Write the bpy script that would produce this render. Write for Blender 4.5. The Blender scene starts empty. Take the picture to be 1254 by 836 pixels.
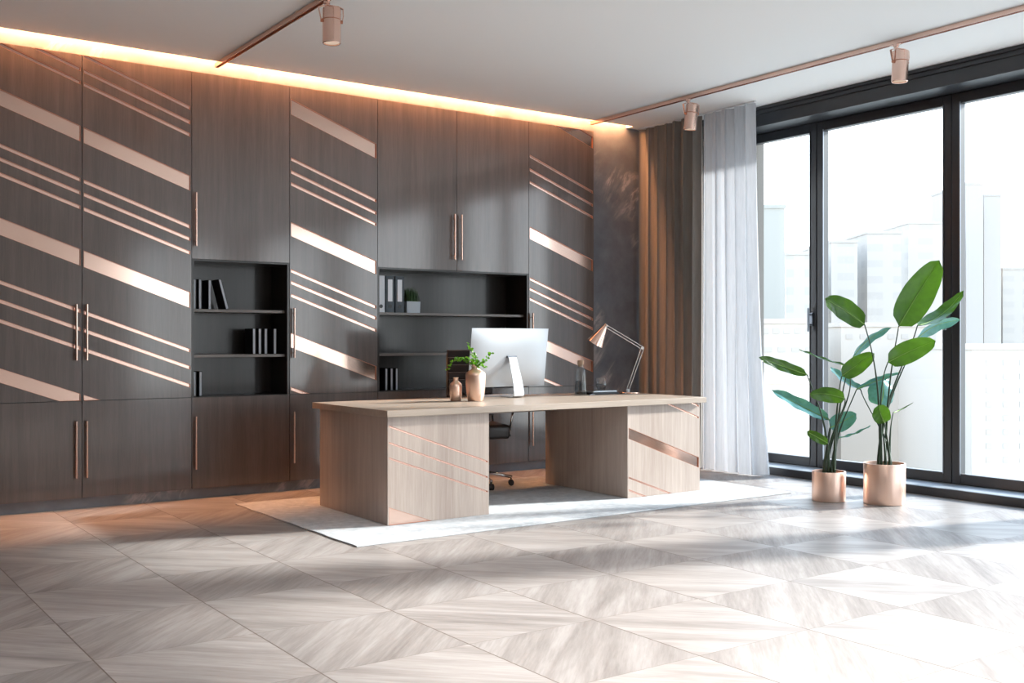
import bpy, bmesh, math, random
from mathutils import Vector, Matrix
random.seed(7)
PI = math.pi
S = bpy.context.scene

# ------------------------------------------------------------------ camera, light, exposure
YAW = math.radians(54.83)
FX, FY = math.cos(YAW), math.sin(YAW)
RX, RY = math.sin(YAW), -math.cos(YAW)
CH, FPX = 1.2, 1288.0

def at(px, py, D):
    "point seen at photo pixel px,py at distance D along the view axis"
    a, b = (px - 627) / FPX, (418 - py) / FPX
    return Vector(((FX + a * RX) * D, (FY + a * RY) * D, CH + b * D))

cam = bpy.data.cameras.new('camera')
cam.sensor_width = 36; cam.sensor_fit = 'HORIZONTAL'; cam.lens = 36 * FPX / 1254
cam.clip_start = .05; cam.clip_end = 2000
camo = bpy.data.objects.new('camera', cam); S.collection.objects.link(camo)
camo.location = (0, 0, CH); camo.rotation_euler = (PI / 2, 0, YAW - PI / 2)
S.camera = camo

S.view_settings.view_transform = 'Standard'
S.view_settings.look = 'None'
S.view_settings.gamma = 1
S.view_settings.use_curve_mapping = False
S.view_settings.exposure = 0.9
try:
    S.cycles.max_bounces = 10; S.cycles.diffuse_bounces = 6; S.cycles.glossy_bounces = 5
    S.cycles.transmission_bounces = 8; S.cycles.transparent_max_bounces = 12
    S.cycles.sample_clamp_indirect = 6
    S.cycles.caustics_reflective = False; S.cycles.caustics_refractive = False
    S.cycles.use_denoising = True
except Exception:
    pass

W = bpy.data.worlds.new('sky'); S.world = W; W.use_nodes = True
wn = W.node_tree; bg = wn.nodes['Background']
geo = wn.nodes.new('ShaderNodeTexCoord'); sep = wn.nodes.new('ShaderNodeSeparateXYZ')
rmp = wn.nodes.new('ShaderNodeValToRGB')
wn.links.new(geo.outputs['Generated'], sep.inputs[0]); wn.links.new(sep.outputs['Z'], rmp.inputs[0])
rmp.color_ramp.elements[0].position = 0.0; rmp.color_ramp.elements[0].color = (.96, .98, 1.0, 1)
rmp.color_ramp.elements[1].position = .7; rmp.color_ramp.elements[1].color = (.50, .72, 1.0, 1)
wn.links.new(rmp.outputs[0], bg.inputs[0]); bg.inputs[1].default_value = 2.6

sun = bpy.data.lights.new('sun', 'SUN'); sun.energy = 6.6; sun.angle = math.radians(4.0); sun.color = (1.0, .96, .91)
suno = bpy.data.objects.new('sun', sun); S.collection.objects.link(suno)
suno.rotation_euler = Vector((-1.51, .45, -.754)).to_track_quat('-Z', 'Y').to_euler()
suno.location = (12, 0, 8)

# ------------------------------------------------------------------ materials
def rgb(h):
    h = h.lstrip('#'); c = [int(h[i:i + 2], 16) / 255 for i in (0, 2, 4)]
    return tuple((x / 12.92 if x < .04045 else ((x + .055) / 1.055) ** 2.4) for x in c) + (1,)

def mat(name, col, rough=.5, metal=0, coat=0, spec=.5, coat_rough=.1):
    m = bpy.data.materials.new(name); m.use_nodes = True
    b = m.node_tree.nodes['Principled BSDF']
    b.inputs['Base Color'].default_value = col if len(col) == 4 else (*col, 1)
    b.inputs['Roughness'].default_value = rough; b.inputs['Metallic'].default_value = metal
    b.inputs['Coat Weight'].default_value = coat; b.inputs['Coat Roughness'].default_value = coat_rough
    b.inputs['Specular IOR Level'].default_value = spec
    return m

def nodes(m): return m.node_tree.nodes, m.node_tree.links, m.node_tree.nodes['Principled BSDF']

def pos_node(m):
    n, l, b = nodes(m)
    g = n.new('ShaderNodeNewGeometry'); return g.outputs['Position']

def ramp(m, fac, stops):
    n, l, b = nodes(m); r = n.new('ShaderNodeValToRGB')
    e = r.color_ramp.elements
    while len(e) < len(stops): e.new(.5)
    for i, (p, c) in enumerate(stops): e[i].position = p; e[i].color = (*c[:3], 1)
    l.new(fac, r.inputs[0]); return r.outputs[0]

def noise(m, vec, scale, detail=4, rough=.5, dist=0, size=None):
    n, l, b = nodes(m)
    if size:
        mp = n.new('ShaderNodeMapping'); mp.inputs['Scale'].default_value = size; l.new(vec, mp.inputs[0]); vec = mp.outputs[0]
    t = n.new('ShaderNodeTexNoise'); t.inputs['Scale'].default_value = scale; t.inputs['Detail'].default_value = detail
    t.inputs['Roughness'].default_value = rough; t.inputs['Distortion'].default_value = dist
    l.new(vec, t.inputs['Vector']); return t.outputs['Fac']

def mixc(m, fac, a, b_, mode='MIX'):
    n, l, b = nodes(m); x = n.new('ShaderNodeMix'); x.data_type = 'RGBA'; x.blend_type = mode
    for sock, v in ((x.inputs[0], fac), (x.inputs[6], a), (x.inputs[7], b_)):
        if isinstance(v, (int, float, tuple)): sock.default_value = v
        else: l.new(v, sock)
    return x.outputs[2]

def math_(m, op, a, b_=None, c=None):
    n, l, b = nodes(m); x = n.new('ShaderNodeMath'); x.operation = op
    for i, v in enumerate((a, b_, c)):
        if v is None: continue
        if isinstance(v, (int, float)): x.inputs[i].default_value = v
        else: l.new(v, x.inputs[i])
    return x.outputs[0]

def wood(name, dark, mid, light, grain='z', rough=.32, coat=.3, cr=.12):
    m = mat(name, mid, rough, coat=coat, coat_rough=cr)
    if coat >= .5: m.node_tree.nodes['Principled BSDF'].inputs['Coat IOR'].default_value = 1.7
    n, l, b = nodes(m); P = pos_node(m)
    sz = {'z': (1, 1, .045), 'x': (.045, 1, 1), 'y': (1, .045, 1)}[grain]
    a = noise(m, P, 26, 5, .6, .2, sz); c = noise(m, P, 150, 3, .6, 0, sz); d = noise(m, P, 4, 3, .5, .4, sz)
    f = math_(m, 'ADD', math_(m, 'MULTIPLY', a, .5), math_(m, 'ADD', math_(m, 'MULTIPLY', c, .28), math_(m, 'MULTIPLY', d, .3)))
    l.new(ramp(m, f, [(.38, dark), (.54, mid), (.70, light)]), b.inputs['Base Color'])
    l.new(math_(m, 'MULTIPLY_ADD', c, .14, rough - .07), b.inputs['Roughness'])
    bp = n.new('ShaderNodeBump'); bp.inputs['Strength'].default_value = .04; bp.inputs['Distance'].default_value = .002
    l.new(c, bp.inputs['Height']); l.new(bp.outputs[0], b.inputs['Normal'])
    return m

M = {}
M['cabinet'] = wood('dark_stained_oak', (.048, .033, .028), (.074, .054, .047), (.102, .077, .067), 'z', .42, .75, .12)
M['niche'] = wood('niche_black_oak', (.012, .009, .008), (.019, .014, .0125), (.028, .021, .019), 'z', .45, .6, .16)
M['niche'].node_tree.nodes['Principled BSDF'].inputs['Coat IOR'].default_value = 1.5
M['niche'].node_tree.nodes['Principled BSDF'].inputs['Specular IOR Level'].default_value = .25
M['shelf'] = wood('shelf_oak', (.085, .07, .062), (.12, .1, .09), (.16, .135, .12), 'x', .4, .2)
M['desk'] = wood('desk_oak', (.35, .275, .235), (.42, .345, .30), (.50, .42, .37), 'z', .42, .15)
M['desktop'] = wood('desk_top_oak', (.33, .265, .21), (.38, .31, .255), (.44, .37, .31), 'x', .42, .15)
M['copper'] = mat('rose_copper', (.80, .56, .47), .24, 1)
M['copper_bright'] = mat('polished_rose_copper', (.83, .60, .50), .16, 1)
M['copper_pot'] = mat('brushed_rose_copper', (.92, .66, .54), .38, 1)
M['copper_dark'] = mat('deep_copper_edge', (.52, .24, .16), .4, 1)
M['frame'] = mat('anthracite_frame', (.022, .024, .029), .35, coat=.1)
M['frame_steel'] = mat('satin_steel', (.20, .22, .25), .3, .9)
M['ceiling'] = mat('white_plaster', (.90, .895, .89), .9)
M['wall'] = mat('grey_plaster', (.10, .095, .09), .9)
M['wall_white'] = mat('white_wall_plaster', (.86, .79, .75), .9)
M['dark'] = mat('shadow_black', (.008, .008, .009), .6)
M['blackplastic'] = mat('black_plastic', (.012, .012, .014), .4)
M['leather'] = mat('black_leather', (.022, .015, .014), .42, coat=.1)
M['chrome'] = mat('chrome', (.80, .81, .83), .12, 1)
M['alu'] = mat('silver_aluminium', (.50, .52, .55), .36, .5)
M['alu_light'] = mat('bright_aluminium', (.62, .64, .67), .3, .5)
M['white'] = mat('white_paint', (.82, .83, .85), .35)
M['screen'] = mat('black_screen_glass', (.01, .01, .012), .08)
M['cork'] = mat('cork', (.36, .25, .17), .8)
M['binder'] = mat('slate_binder_cloth', (.045, .06, .075), .6)
M['binder_white'] = mat('white_binder_card', (.62, .65, .70), .6)
M['label'] = mat('paper_label', (.72, .75, .80), .6)
M['bookcover'] = mat('black_book_cloth', (.008, .010, .014), .45)
M['pages'] = mat('book_pages', (.50, .54, .60), .7)
M['pot_grey'] = mat('pale_concrete', (.42, .47, .52), .7)
M['grass'] = mat('grass_blade', (.035, .085, .025), .6)
M['soil'] = mat('dark_soil', (.03, .02, .015), .95)
M['stem'] = mat('dark_green_stem', (.020, .045, .018), .45)
M['twig'] = mat('twig', (.09, .11, .03), .6)

def emat(name, col, s):
    m = bpy.data.materials.new(name); m.use_nodes = True; n = m.node_tree.nodes; n.clear()
    e = n.new('ShaderNodeEmission'); e.inputs[0].default_value = (*col, 1); e.inputs[1].default_value = s
    o = n.new('ShaderNodeOutputMaterial'); m.node_tree.links.new(e.outputs[0], o.inputs[0]); return m
M['led'] = emat('warm_led', (1.0, .43, .18), 190)

def glassmat(name, tint=(1, 1, 1), ior=1.45, rough=.0, base=.04):
    m = bpy.data.materials.new(name); m.use_nodes = True; n = m.node_tree.nodes; l = m.node_tree.links; n.clear()
    t = n.new('ShaderNodeBsdfTransparent'); t.inputs[0].default_value = (*tint, 1)
    g = n.new('ShaderNodeBsdfGlossy'); g.inputs['Roughness'].default_value = rough
    f = n.new('ShaderNodeFresnel'); f.inputs[0].default_value = ior
    x = n.new('ShaderNodeMixShader'); o = n.new('ShaderNodeOutputMaterial')
    gg = n.new('ShaderNodeNewGeometry'); iv = n.new('ShaderNodeMath'); iv.operation = 'SUBTRACT'; iv.inputs[0].default_value = 1; l.new(gg.outputs['Backfacing'], iv.inputs[1])
    mu = n.new('ShaderNodeMath'); mu.operation = 'MULTIPLY'; l.new(iv.outputs[0], mu.inputs[0]); l.new(f.outputs[0], mu.inputs[1])
    l.new(mu.outputs[0], x.inputs[0]); l.new(t.outputs[0], x.inputs[1]); l.new(g.outputs[0], x.inputs[2]); l.new(x.outputs[0], o.inputs[0])
    return m
M['pane'] = glassmat('window_glass', (.97, .99, .99), 1.35)
M['glass'] = glassmat('smoky_glass', (.93, .95, .96), 1.7, .02)
M['water'] = glassmat('water_in_glass', (.70, .73, .75), 1.33)

def leafmat(name, c1, c2, transl=.3, rough=.28):
    m = bpy.data.materials.new(name); m.use_nodes = True; n, l, b = nodes(m)
    P = n.new('ShaderNodeTexCoord').outputs['Object']
    f = noise(m, P, 14, 4, .6, .3); l.new(ramp(m, f, [(.3, c1), (.7, c2)]), b.inputs['Base Color'])
    b.inputs['Roughness'].default_value = rough; b.inputs['Specular IOR Level'].default_value = .38
    b.inputs['Coat Weight'].default_value = .0; b.inputs['Coat Roughness'].default_value = .25
    t = n.new('ShaderNodeBsdfTranslucent'); t.inputs[0].default_value = (c2[0] * 2.0, c2[1] * 2.0, c2[2] * .8, 1)
    x = n.new('ShaderNodeMixShader'); x.inputs[0].default_value = transl
    o = n['Material Output']; l.new(b.outputs[0], x.inputs[1]); l.new(t.outputs[0], x.inputs[2]); l.new(x.outputs[0], o.inputs[0])
    return m
M['leaf'] = leafmat('banana_leaf', (.022, .070, .009), (.055, .135, .014), .22)
M['leaf_sky_sheen'] = leafmat('sky_sheen_leaf', (.05, .16, .16), (.11, .30, .32), .15)  # same leaves, with blue sky reflection put into the colour
M['sprig'] = leafmat('sprig_leaf', (.06, .18, .012), (.12, .32, .025), .3)

def clothmat(name, col, transl, tcol):
    m = mat(name, col, .9); n, l, b = nodes(m)
    P = pos_node(m); f = noise(m, P, 60, 4, .7, 0, (1, 1, .08))
    l.new(ramp(m, f, [(.3, tuple(c * .88 for c in col)), (.7, tuple(min(1, c * 1.1) for c in col))]), b.inputs['Base Color'])
    t = n.new('ShaderNodeBsdfTranslucent'); t.inputs[0].default_value = (*tcol, 1)
    x = n.new('ShaderNodeMixShader'); x.inputs[0].default_value = transl; o = n['Material Output']
    l.new(b.outputs[0], x.inputs[1]); l.new(t.outputs[0], x.inputs[2]); l.new(x.outputs[0], o.inputs[0]); return m
M['drape'] = clothmat('grey_velvet', (.25, .225, .205), .12, (.3, .29, .28))
M['sheer'] = clothmat('pale_grey_voile', (.66, .67, .70), .30, (.52, .54, .58))

def marble(name, base, vein, scale=1.0, rough=.25, amount=1.0, soft=.03, mask=(.52, .64)):
    m = mat(name, base, rough, coat=.2); n, l, b = nodes(m); P = pos_node(m)
    rot = n.new('ShaderNodeMapping'); rot.inputs['Rotation'].default_value = (0, .95, 0); l.new(P, rot.inputs[0])
    r2 = n.new('ShaderNodeMapping'); r2.inputs['Scale'].default_value = (.45, 1, 1.5); l.new(rot.outputs[0], r2.inputs[0]); rot = r2
    a = noise(m, rot.outputs[0], 1.7 * scale, 6, .62, .5)
    v = math_(m, 'ABSOLUTE', math_(m, 'SUBTRACT', a, .5))
    line = ramp(m, v, [(0, (1, 1, 1)), (soft, (.25, .25, .25)), (soft * 3, (0, 0, 0))])
    c = noise(m, P, .9 * scale, 3, .5)
    mk = ramp(m, c, [(mask[0], (0, 0, 0)), (mask[1], (1, 1, 1))])
    f = math_(m, 'MULTIPLY', math_(m, 'MULTIPLY', line, mk), amount)
    cl = noise(m, P, 5 * scale, 5, .6)
    bc = ramp(m, cl, [(.3, tuple(x * .82 for x in base)), (.7, tuple(x * 1.15 for x in base))])
    l.new(mixc(m, f, bc, (*vein, 1)), b.inputs['Base Color']); return m
M['marble'] = marble('grey_marble', (.145, .160, .185), (.46, .42, .40), 1.1)
M['rug'] = marble('white_marbled_rug', (.50, .52, .545), (.28, .32, .37), 3.2, .85, .5, .05, (.4, .6))
M['rug'].node_tree.nodes['Principled BSDF'].inputs['Coat Weight'].default_value = 0

def floormat():
    m = mat('parquet_tiles', (.4, .35, .3), .33, spec=.12); n, l, b = nodes(m); P = pos_node(m)
    s = n.new('ShaderNodeSeparateXYZ'); l.new(P, s.inputs[0])
    T = .636
    u = math_(m, 'DIVIDE', math_(m, 'SUBTRACT', s.outputs[0], 2.264 - 20 * T), T)
    v = math_(m, 'DIVIDE', math_(m, 'SUBTRACT', s.outputs[1], 3.508 - 20 * T), T)
    iu, iv = math_(m, 'FLOOR', u), math_(m, 'FLOOR', v)
    par = math_(m, 'MODULO', math_(m, 'ADD', iu, iv), 2.0)        # 0 / 1 checker
    dx = math_(m, 'ADD', s.outputs[0], s.outputs[1]); dy = math_(m, 'SUBTRACT', s.outputs[0], s.outputs[1])
    cmb = n.new('ShaderNodeCombineXYZ'); l.new(iu, cmb.inputs[0]); l.new(iv, cmb.inputs[1])
    wnz = n.new('ShaderNodeTexWhiteNoise'); wnz.noise_dimensions = '2D'; l.new(cmb.outputs[0], wnz.inputs['Vector'])
    off = math_(m, 'MULTIPLY', wnz.outputs['Value'], 37.0)
    def grain(along, across):
        c = n.new('ShaderNodeCombineXYZ')
        l.new(math_(m, 'MULTIPLY', along, .09), c.inputs[0]); l.new(across, c.inputs[1]); l.new(off, c.inputs[2])
        big = noise(m, c.outputs[0], 6, 5, .62, .5); fine = noise(m, c.outputs[0], 45, 4, .65, .1)
        return math_(m, 'ADD', math_(m, 'MULTIPLY', big, .68), math_(m, 'MULTIPLY', fine, .32))
    gA = grain(dy, dx)      # parity 0: grain runs along (1,-1)
    gB = grain(dx, dy)
    g = n.new('ShaderNodeMix'); g.data_type = 'FLOAT'; l.new(par, g.inputs[0]); l.new(gA, g.inputs[2]); l.new(gB, g.inputs[3])
    g = g.outputs[0]
    col = ramp(m, g, [(.30, (.192, .172, .163)), (.48, (.29, .264, .252)), (.56, (.336, .310, .300)), (.72, (.41, .388, .38))])
    tone = math_(m, 'MULTIPLY_ADD', math_(m, 'SUBTRACT', 1.0, par), .10, .94)  # even tiles lighter: sheen of their grain put into the colour
    tone = math_(m, 'MULTIPLY', tone, math_(m, 'MULTIPLY_ADD', wnz.outputs['Value'], .10, .95))
    hs = n.new('ShaderNodeVectorMath'); hs.operation = 'SCALE'; l.new(col, hs.inputs[0]); l.new(tone, hs.inputs['Scale'])
    def edge(c, w):
        fr = math_(m, 'FRACT', c); d = math_(m, 'MINIMUM', fr, math_(m, 'SUBTRACT', 1.0, fr)); return math_(m, 'LESS_THAN', d, w)
    e = math_(m, 'MAXIMUM', edge(u, .0042), math_(m, 'MULTIPLY', edge(v, .0028), .6))
    l.new(mixc(m, e, hs.outputs[0], (.13, .10, .085, 1)), b.inputs['Base Color'])
    l.new(math_(m, 'MULTIPLY_ADD', g, -.18, math_(m, 'MULTIPLY_ADD', par, .10, .44)), b.inputs['Roughness'])
    bp = n.new('ShaderNodeBump'); bp.inputs['Strength'].default_value = .05; bp.inputs['Distance'].default_value = .003
    l.new(g, bp.inputs['Height']); l.new(bp.outputs[0], b.inputs['Normal'])
    return m
M['floor'] = floormat()

# ------------------------------------------------------------------ mesh helpers
WORLD = {}
def link(o, parent=None):
    S.collection.objects.link(o)
    if parent: o.parent = parent
    return o

def thing(name, label, cat, loc, group=None):
    o = bpy.data.objects.new(name, None); o.empty_display_size = .1; o.location = loc; link(o)
    WORLD[o.name] = Vector(loc); o['label'] = label; o['category'] = cat
    if group: o['group'] = group
    return o

def tag(o, label, cat, group=None):
    o['label'] = label; o['category'] = cat
    if group: o['group'] = group
    return o

def obj(name, bm, material, parent=None, bevel=0, smooth=False, local=False, seg=2, origin=None):
    "one mesh object; bm is in world coordinates unless local"
    if parent is not None and not local:
        off = WORLD.get(parent.name, Vector((0, 0, 0)))
        bmesh.ops.translate(bm, verts=bm.verts, vec=-off)
    loc = Vector((0, 0, 0))
    if parent is None and origin is not None:
        loc = Vector(origin); bmesh.ops.translate(bm, verts=bm.verts, vec=-loc)
    bmesh.ops.recalc_face_normals(bm, faces=bm.faces)
    me = bpy.data.meshes.new(name); bm.to_mesh(me); bm.free()
    o = bpy.data.objects.new(name, me); o.location = loc; link(o, parent)
    WORLD[o.name] = WORLD.get(parent.name, Vector((0, 0, 0))) if parent is not None else loc
    for mm in (material if isinstance(material, (list, tuple)) else [material]): me.materials.append(mm)
    if smooth:
        for p in me.polygons: p.use_smooth = True
        if smooth == 'auto':
            md = o.modifiers.new('edges', 'EDGE_SPLIT'); md.split_angle = math.radians(35)
    if bevel:
        md = o.modifiers.new('bevel', 'BEVEL'); md.width = bevel; md.segments = seg; md.limit_method = 'ANGLE'; md.angle_limit = math.radians(40)
    return o

def struct(name, bm, material, bevel=0, parent=None):
    o = obj(name, bm, material, parent, bevel)
    if parent is None: o['kind'] = 'structure'
    return o

def B(*boxes):
    "boxes as (x0,x1,y0,y1,z0,z1)"
    bm = bmesh.new()
    for b in boxes: box(bm, *b)
    return bm

def box(bm, x0, x1, y0, y1, z0, z1, mi=0):
    v = [bm.verts.new((x, y, z)) for x in (x0, x1) for y in (y0, y1) for z in (z0, z1)]
    for f in ((0, 1, 3, 2), (4, 6, 7, 5), (0, 4, 5, 1), (2, 3, 7, 6), (0, 2, 6, 4), (1, 5, 7, 3)):
        fc = bm.faces.new([v[i] for i in f]); fc.material_index = mi

def prism(bm, pts, y0, y1):
    "polygon of (x,z) extruded along y"
    a = [bm.verts.new((x, y0, z)) for x, z in pts]; b = [bm.verts.new((x, y1, z)) for x, z in pts]
    bm.faces.new(a); bm.faces.new(b[::-1])
    for i in range(len(pts)):
        j = (i + 1) % len(pts); bm.faces.new((a[i], b[i], b[j], a[j]))

def lathe(bm, prof, c=(0, 0, 0), seg=32, cap=True):
    rings = []
    for r, z in prof:
        rings.append([bm.verts.new((c[0] + r * math.cos(2 * PI * k / seg), c[1] + r * math.sin(2 * PI * k / seg), c[2] + z)) for k in range(seg)])
    for a, b in zip(rings, rings[1:]):
        for k in range(seg): bm.faces.new((a[k], a[(k + 1) % seg], b[(k + 1) % seg], b[k]))
    if cap:
        bm.faces.new(rings[0][::-1]); bm.faces.new(rings[-1])

def tube(bm, pts, r, seg=8, cap=True):
    pts = [Vector(p) for p in pts]; rs = r if isinstance(r, (list, tuple)) else [r] * len(pts)
    rings = []; up = None
    for i, p in enumerate(pts):
        t = (pts[min(i + 1, len(pts) - 1)] - pts[max(i - 1, 0)]).normalized()
        if up is None: up = Vector((0, 0, 1)) if abs(t.z) < .9 else Vector((1, 0, 0))
        s = t.cross(up).normalized(); up = s.cross(t).normalized()
        rings.append([bm.verts.new(p + rs[i] * (math.cos(2 * PI * k / seg) * s + math.sin(2 * PI * k / seg) * up)) for k in range(seg)])
    for a, b in zip(rings, rings[1:]):
        for k in range(seg): bm.faces.new((a[k], a[(k + 1) % seg], b[(k + 1) % seg], b[k]))
    if cap: bm.faces.new(rings[0][::-1]); bm.faces.new(rings[-1])

def bez(a, b, c, d, n=14):
    out = []
    for i in range(n + 1):
        t = i / n; out.append(a * (1 - t) ** 3 + b * 3 * t * (1 - t) ** 2 + c * 3 * t * t * (1 - t) + d * t ** 3)
    return out

def copy_tree(o, parent=None, name=None):
    c = o.copy(); S.collection.objects.link(c); c.parent = parent
    if o.name in WORLD: WORLD[c.name] = WORLD[o.name]
    for ch in list(o.children): copy_tree(ch, c)
    return c

# ------------------------------------------------------------------ room shell
XL, XR, YF, YB, ZC = -3.4, 7.67, -4.6, 7.97, 3.34
struct('floor', B((XL - .2, XR + .28, YF - .2, YB + .4, -.12, 0)), M['floor'])
SLOT = 7.868; SX = 7.015
struct('ceiling', B((XL - .2, XR + .28, YF - .2, SLOT, ZC, ZC + .06), (SX, XR + .28, SLOT, YB + .4, ZC, ZC + .06),
                    (XL - .2, XR + .28, YF - .2, YB + .4, 3.60, 3.66), (XL - .2, SX, SLOT - .02, SLOT, ZC + .06, 3.60), (SX, SX + .02, SLOT, YB, ZC + .06, 3.6)), M['ceiling'])
CX0, CX1, CZ0, CZ1 = 1.029, 6.575, .078, 3.256
struct('wall_back', B((XL, CX0, YB, YB + .38, 0, 3.6), (CX1, XR + .28, YB, YB + .38, 0, 3.6), (CX0, CX1, YB, YB + .38, 0, CZ0), (CX0, CX1, YB, YB + .38, CZ1, 3.6)), M['marble'])
struct('wall_left', B((XL - .2, XL, YF - .2, YB + .4, 0, 3.6)), M['wall'])
FW0, FW1 = 5.6, 7.4  # opening for the added windows behind the camera
struct('wall_front', B((XL - .2, FW0, YF - .28, YF, 0, 3.6), (FW1, XR + .28, YF - .28, YF, 0, 3.6), (FW0, FW1, YF - .28, YF, 0, .07), (FW0, FW1, YF - .28, YF, 3.166, 3.6)), M['wall_white'])
# window wall: piers, header and sill
WZ0, WZ1 = .07, 3.166
PIERS = [(7.0, YB), (3.02, 3.50), (-.5, -.2), (YF, -4.0)]
struct('wall_right', B(*[(XR, XR + .28, a, b, 0, 3.6) for a, b in PIERS], (XR, XR + .28, YF, YB, WZ1, 3.6), (XR, XR + .28, YF, YB, -.12, WZ0)), M['wall'])
struct('trim_1', B((7.39, XR + .06, YF, YB - .002, WZ1, ZC - .002), (7.375, 7.39, YF, YB - .002, 3.275, ZC - .002), (7.355, 7.375, YF, YB - .002, 3.31, ZC - .002)), M['frame'], .003)
sill = mat('grey_stone_sill', (.30, .32, .35), .35)
struct('trim_2', B((7.37, 7.389, YF, YB - .002, 0, .068)), M['frame'], .002)
struct('trim_3', B((7.39, XR, YF, YB - .002, 0, .0695)), sill)

# windows
spans = [(6.14, 7.0), (4.82, 6.14), (3.50, 4.82), (-.2, 3.02), (-4.0, -.5)]  # last two lie out of view, added to light the room
for i, (a, b) in enumerate(spans):
    w = bpy.data.objects.new('window_%d' % (i + 1), None); w.location = (XR, (a + b) / 2, WZ0); link(w); w['kind'] = 'structure'
    WORLD[w.name] = Vector(w.location)
    g, fw = .004, .072
    y0, y1, z0, z1 = a + g, b - g, WZ0 + .003, WZ1 - .003
    x0, x1 = XR + .0, XR + .07
    bm = B((x0, x1, y0, y0 + fw, z0, z1), (x0, x1, y1 - fw, y1, z0, z1), (x0, x1, y0 + fw, y1 - fw, z0, z0 + fw + .01), (x0, x1, y0 + fw, y1 - fw, z1 - fw - .01, z1))
    obj('sash_frame', bm, M['frame'], w, .004)
    bm = B((x0 - .006, x0 + .004, y0 + fw - .008, y0 + fw, z0 + fw, z1 - fw), (x0 - .006, x0 + .004, y1 - fw, y1 - fw + .008, z0 + fw, z1 - fw))
    obj('glazing_bead', bm, M['frame_steel'] if i else M['frame'], w)
    obj('glass_pane', B((x0 + .03, x0 + .036, y0 + fw - .005, y1 - fw + .005, z0 + fw, z1 - fw)), M['pane'], w)
    # lever handle plates by the meeting stile
    if i in (0, 1, 3):
        hy = a + .055 if i in (0, 3) else b - .045
        if i == 1: hy = a + .03
        bm = B((x0 - .012, x0, hy - .02, hy + .02, 1.34, 1.46))
        tube(bm, [(x0 - .045, hy, 1.29), (x0 - .045, hy, 1.50)], .011, 10)
        tube(bm, [(x0, hy, 1.44), (x0 - .045, hy, 1.44)], .008, 8); tube(bm, [(x0, hy, 1.35), (x0 - .045, hy, 1.35)], .008, 8)
        obj('handle', bm, M['frame_steel'], w, .002)

for i in range(2):  # unseen windows in the front wall, added for fill light
    xa = FW0 + (FW1 - FW0) / 2 * i; xb = xa + (FW1 - FW0) / 2
    w = bpy.data.objects.new('window_%d' % (len(spans) + 1 + i), None); w.location = ((xa + xb) / 2, YF, .07); link(w); w['kind'] = 'structure'
    WORLD[w.name] = Vector(w.location); xa += .004; xb -= .004; f = .072
    obj('sash_frame', B((xa, xa + f, YF - .07, YF, .073, 3.163), (xb - f, xb, YF - .07, YF, .073, 3.163), (xa + f, xb - f, YF - .07, YF, .073, .155), (xa + f, xb - f, YF - .07, YF, 3.08, 3.163)), M['frame'], w, .004)
    obj('glass_pane', B((xa + f - .005, xb - f + .005, YF - .04, YF - .034, .145, 3.09)), M['pane'], w)

# ------------------------------------------------------------------ built-in cabinets
DF, DT = 7.94, .022            # door face and thickness
COL = [1.031, 1.824, 2.616, 3.409, 4.202, 4.995, 5.787, 6.573]
SL = -.363
def clip(poly, x0, z0, s, keep_above):
    "clip polygon by line z = z0 + s*(x-x0)"
    out = []; f = lambda p: (p[1] - (z0 + s * (p[0] - x0))) * (1 if keep_above else -1)
    for i in range(len(poly)):
        p, q = poly[i], poly[(i + 1) % len(poly)]; a, b = f(p), f(q)
        if a >= 0: out.append(p)
        if (a >= 0) != (b >= 0):
            t = a / (a - b); out.append((p[0] + t * (q[0] - p[0]), p[1] + t * (q[1] - p[1])))
    cl = []
    for p in out:
        if not cl or (abs(p[0] - cl[-1][0]) + abs(p[1] - cl[-1][1])) > 1e-5: cl.append(p)
    if len(cl) > 2 and abs(cl[0][0] - cl[-1][0]) + abs(cl[0][1] - cl[-1][1]) < 1e-5: cl.pop()
    return cl if len(cl) > 2 else None

def area(p): return abs(sum(p[i][0] * p[(i + 1) % len(p)][1] - p[(i + 1) % len(p)][0] * p[i][1] for i in range(len(p)))) / 2

def channel(bm, poly, yf, yb, t=.002):
    "shallow metal channel: floor at yb, liner walls up to yf, along convex polygon poly"
    prism(bm, poly, yb - .0012, yb); n0 = len(bm.faces)
    cx = sum(p[0] for p in poly) / len(poly); cz = sum(p[1] for p in poly) / len(poly)
    n = len(poly)
    for i in range(n):
        p, q = poly[i], poly[(i + 1) % n]
        dx, dz = q[0] - p[0], q[1] - p[1]; L = math.hypot(dx, dz)
        if L < 1e-4: continue
        nx, nz = -dz / L, dx / L
        if (cx - p[0]) * nx + (cz - p[1]) * nz < 0: nx, nz = -nx, -nz
        prism(bm, [p, q, (q[0] + nx * t, q[1] + nz * t), (p[0] + nx * t, p[1] + nz * t)], yf + .0004, yb - .0012)
    bm.faces.ensure_lookup_table()
    for f in bm.faces[n0:]: f.material_index = 1  # darker copper on the walls stands in for shade inside the groove

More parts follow.
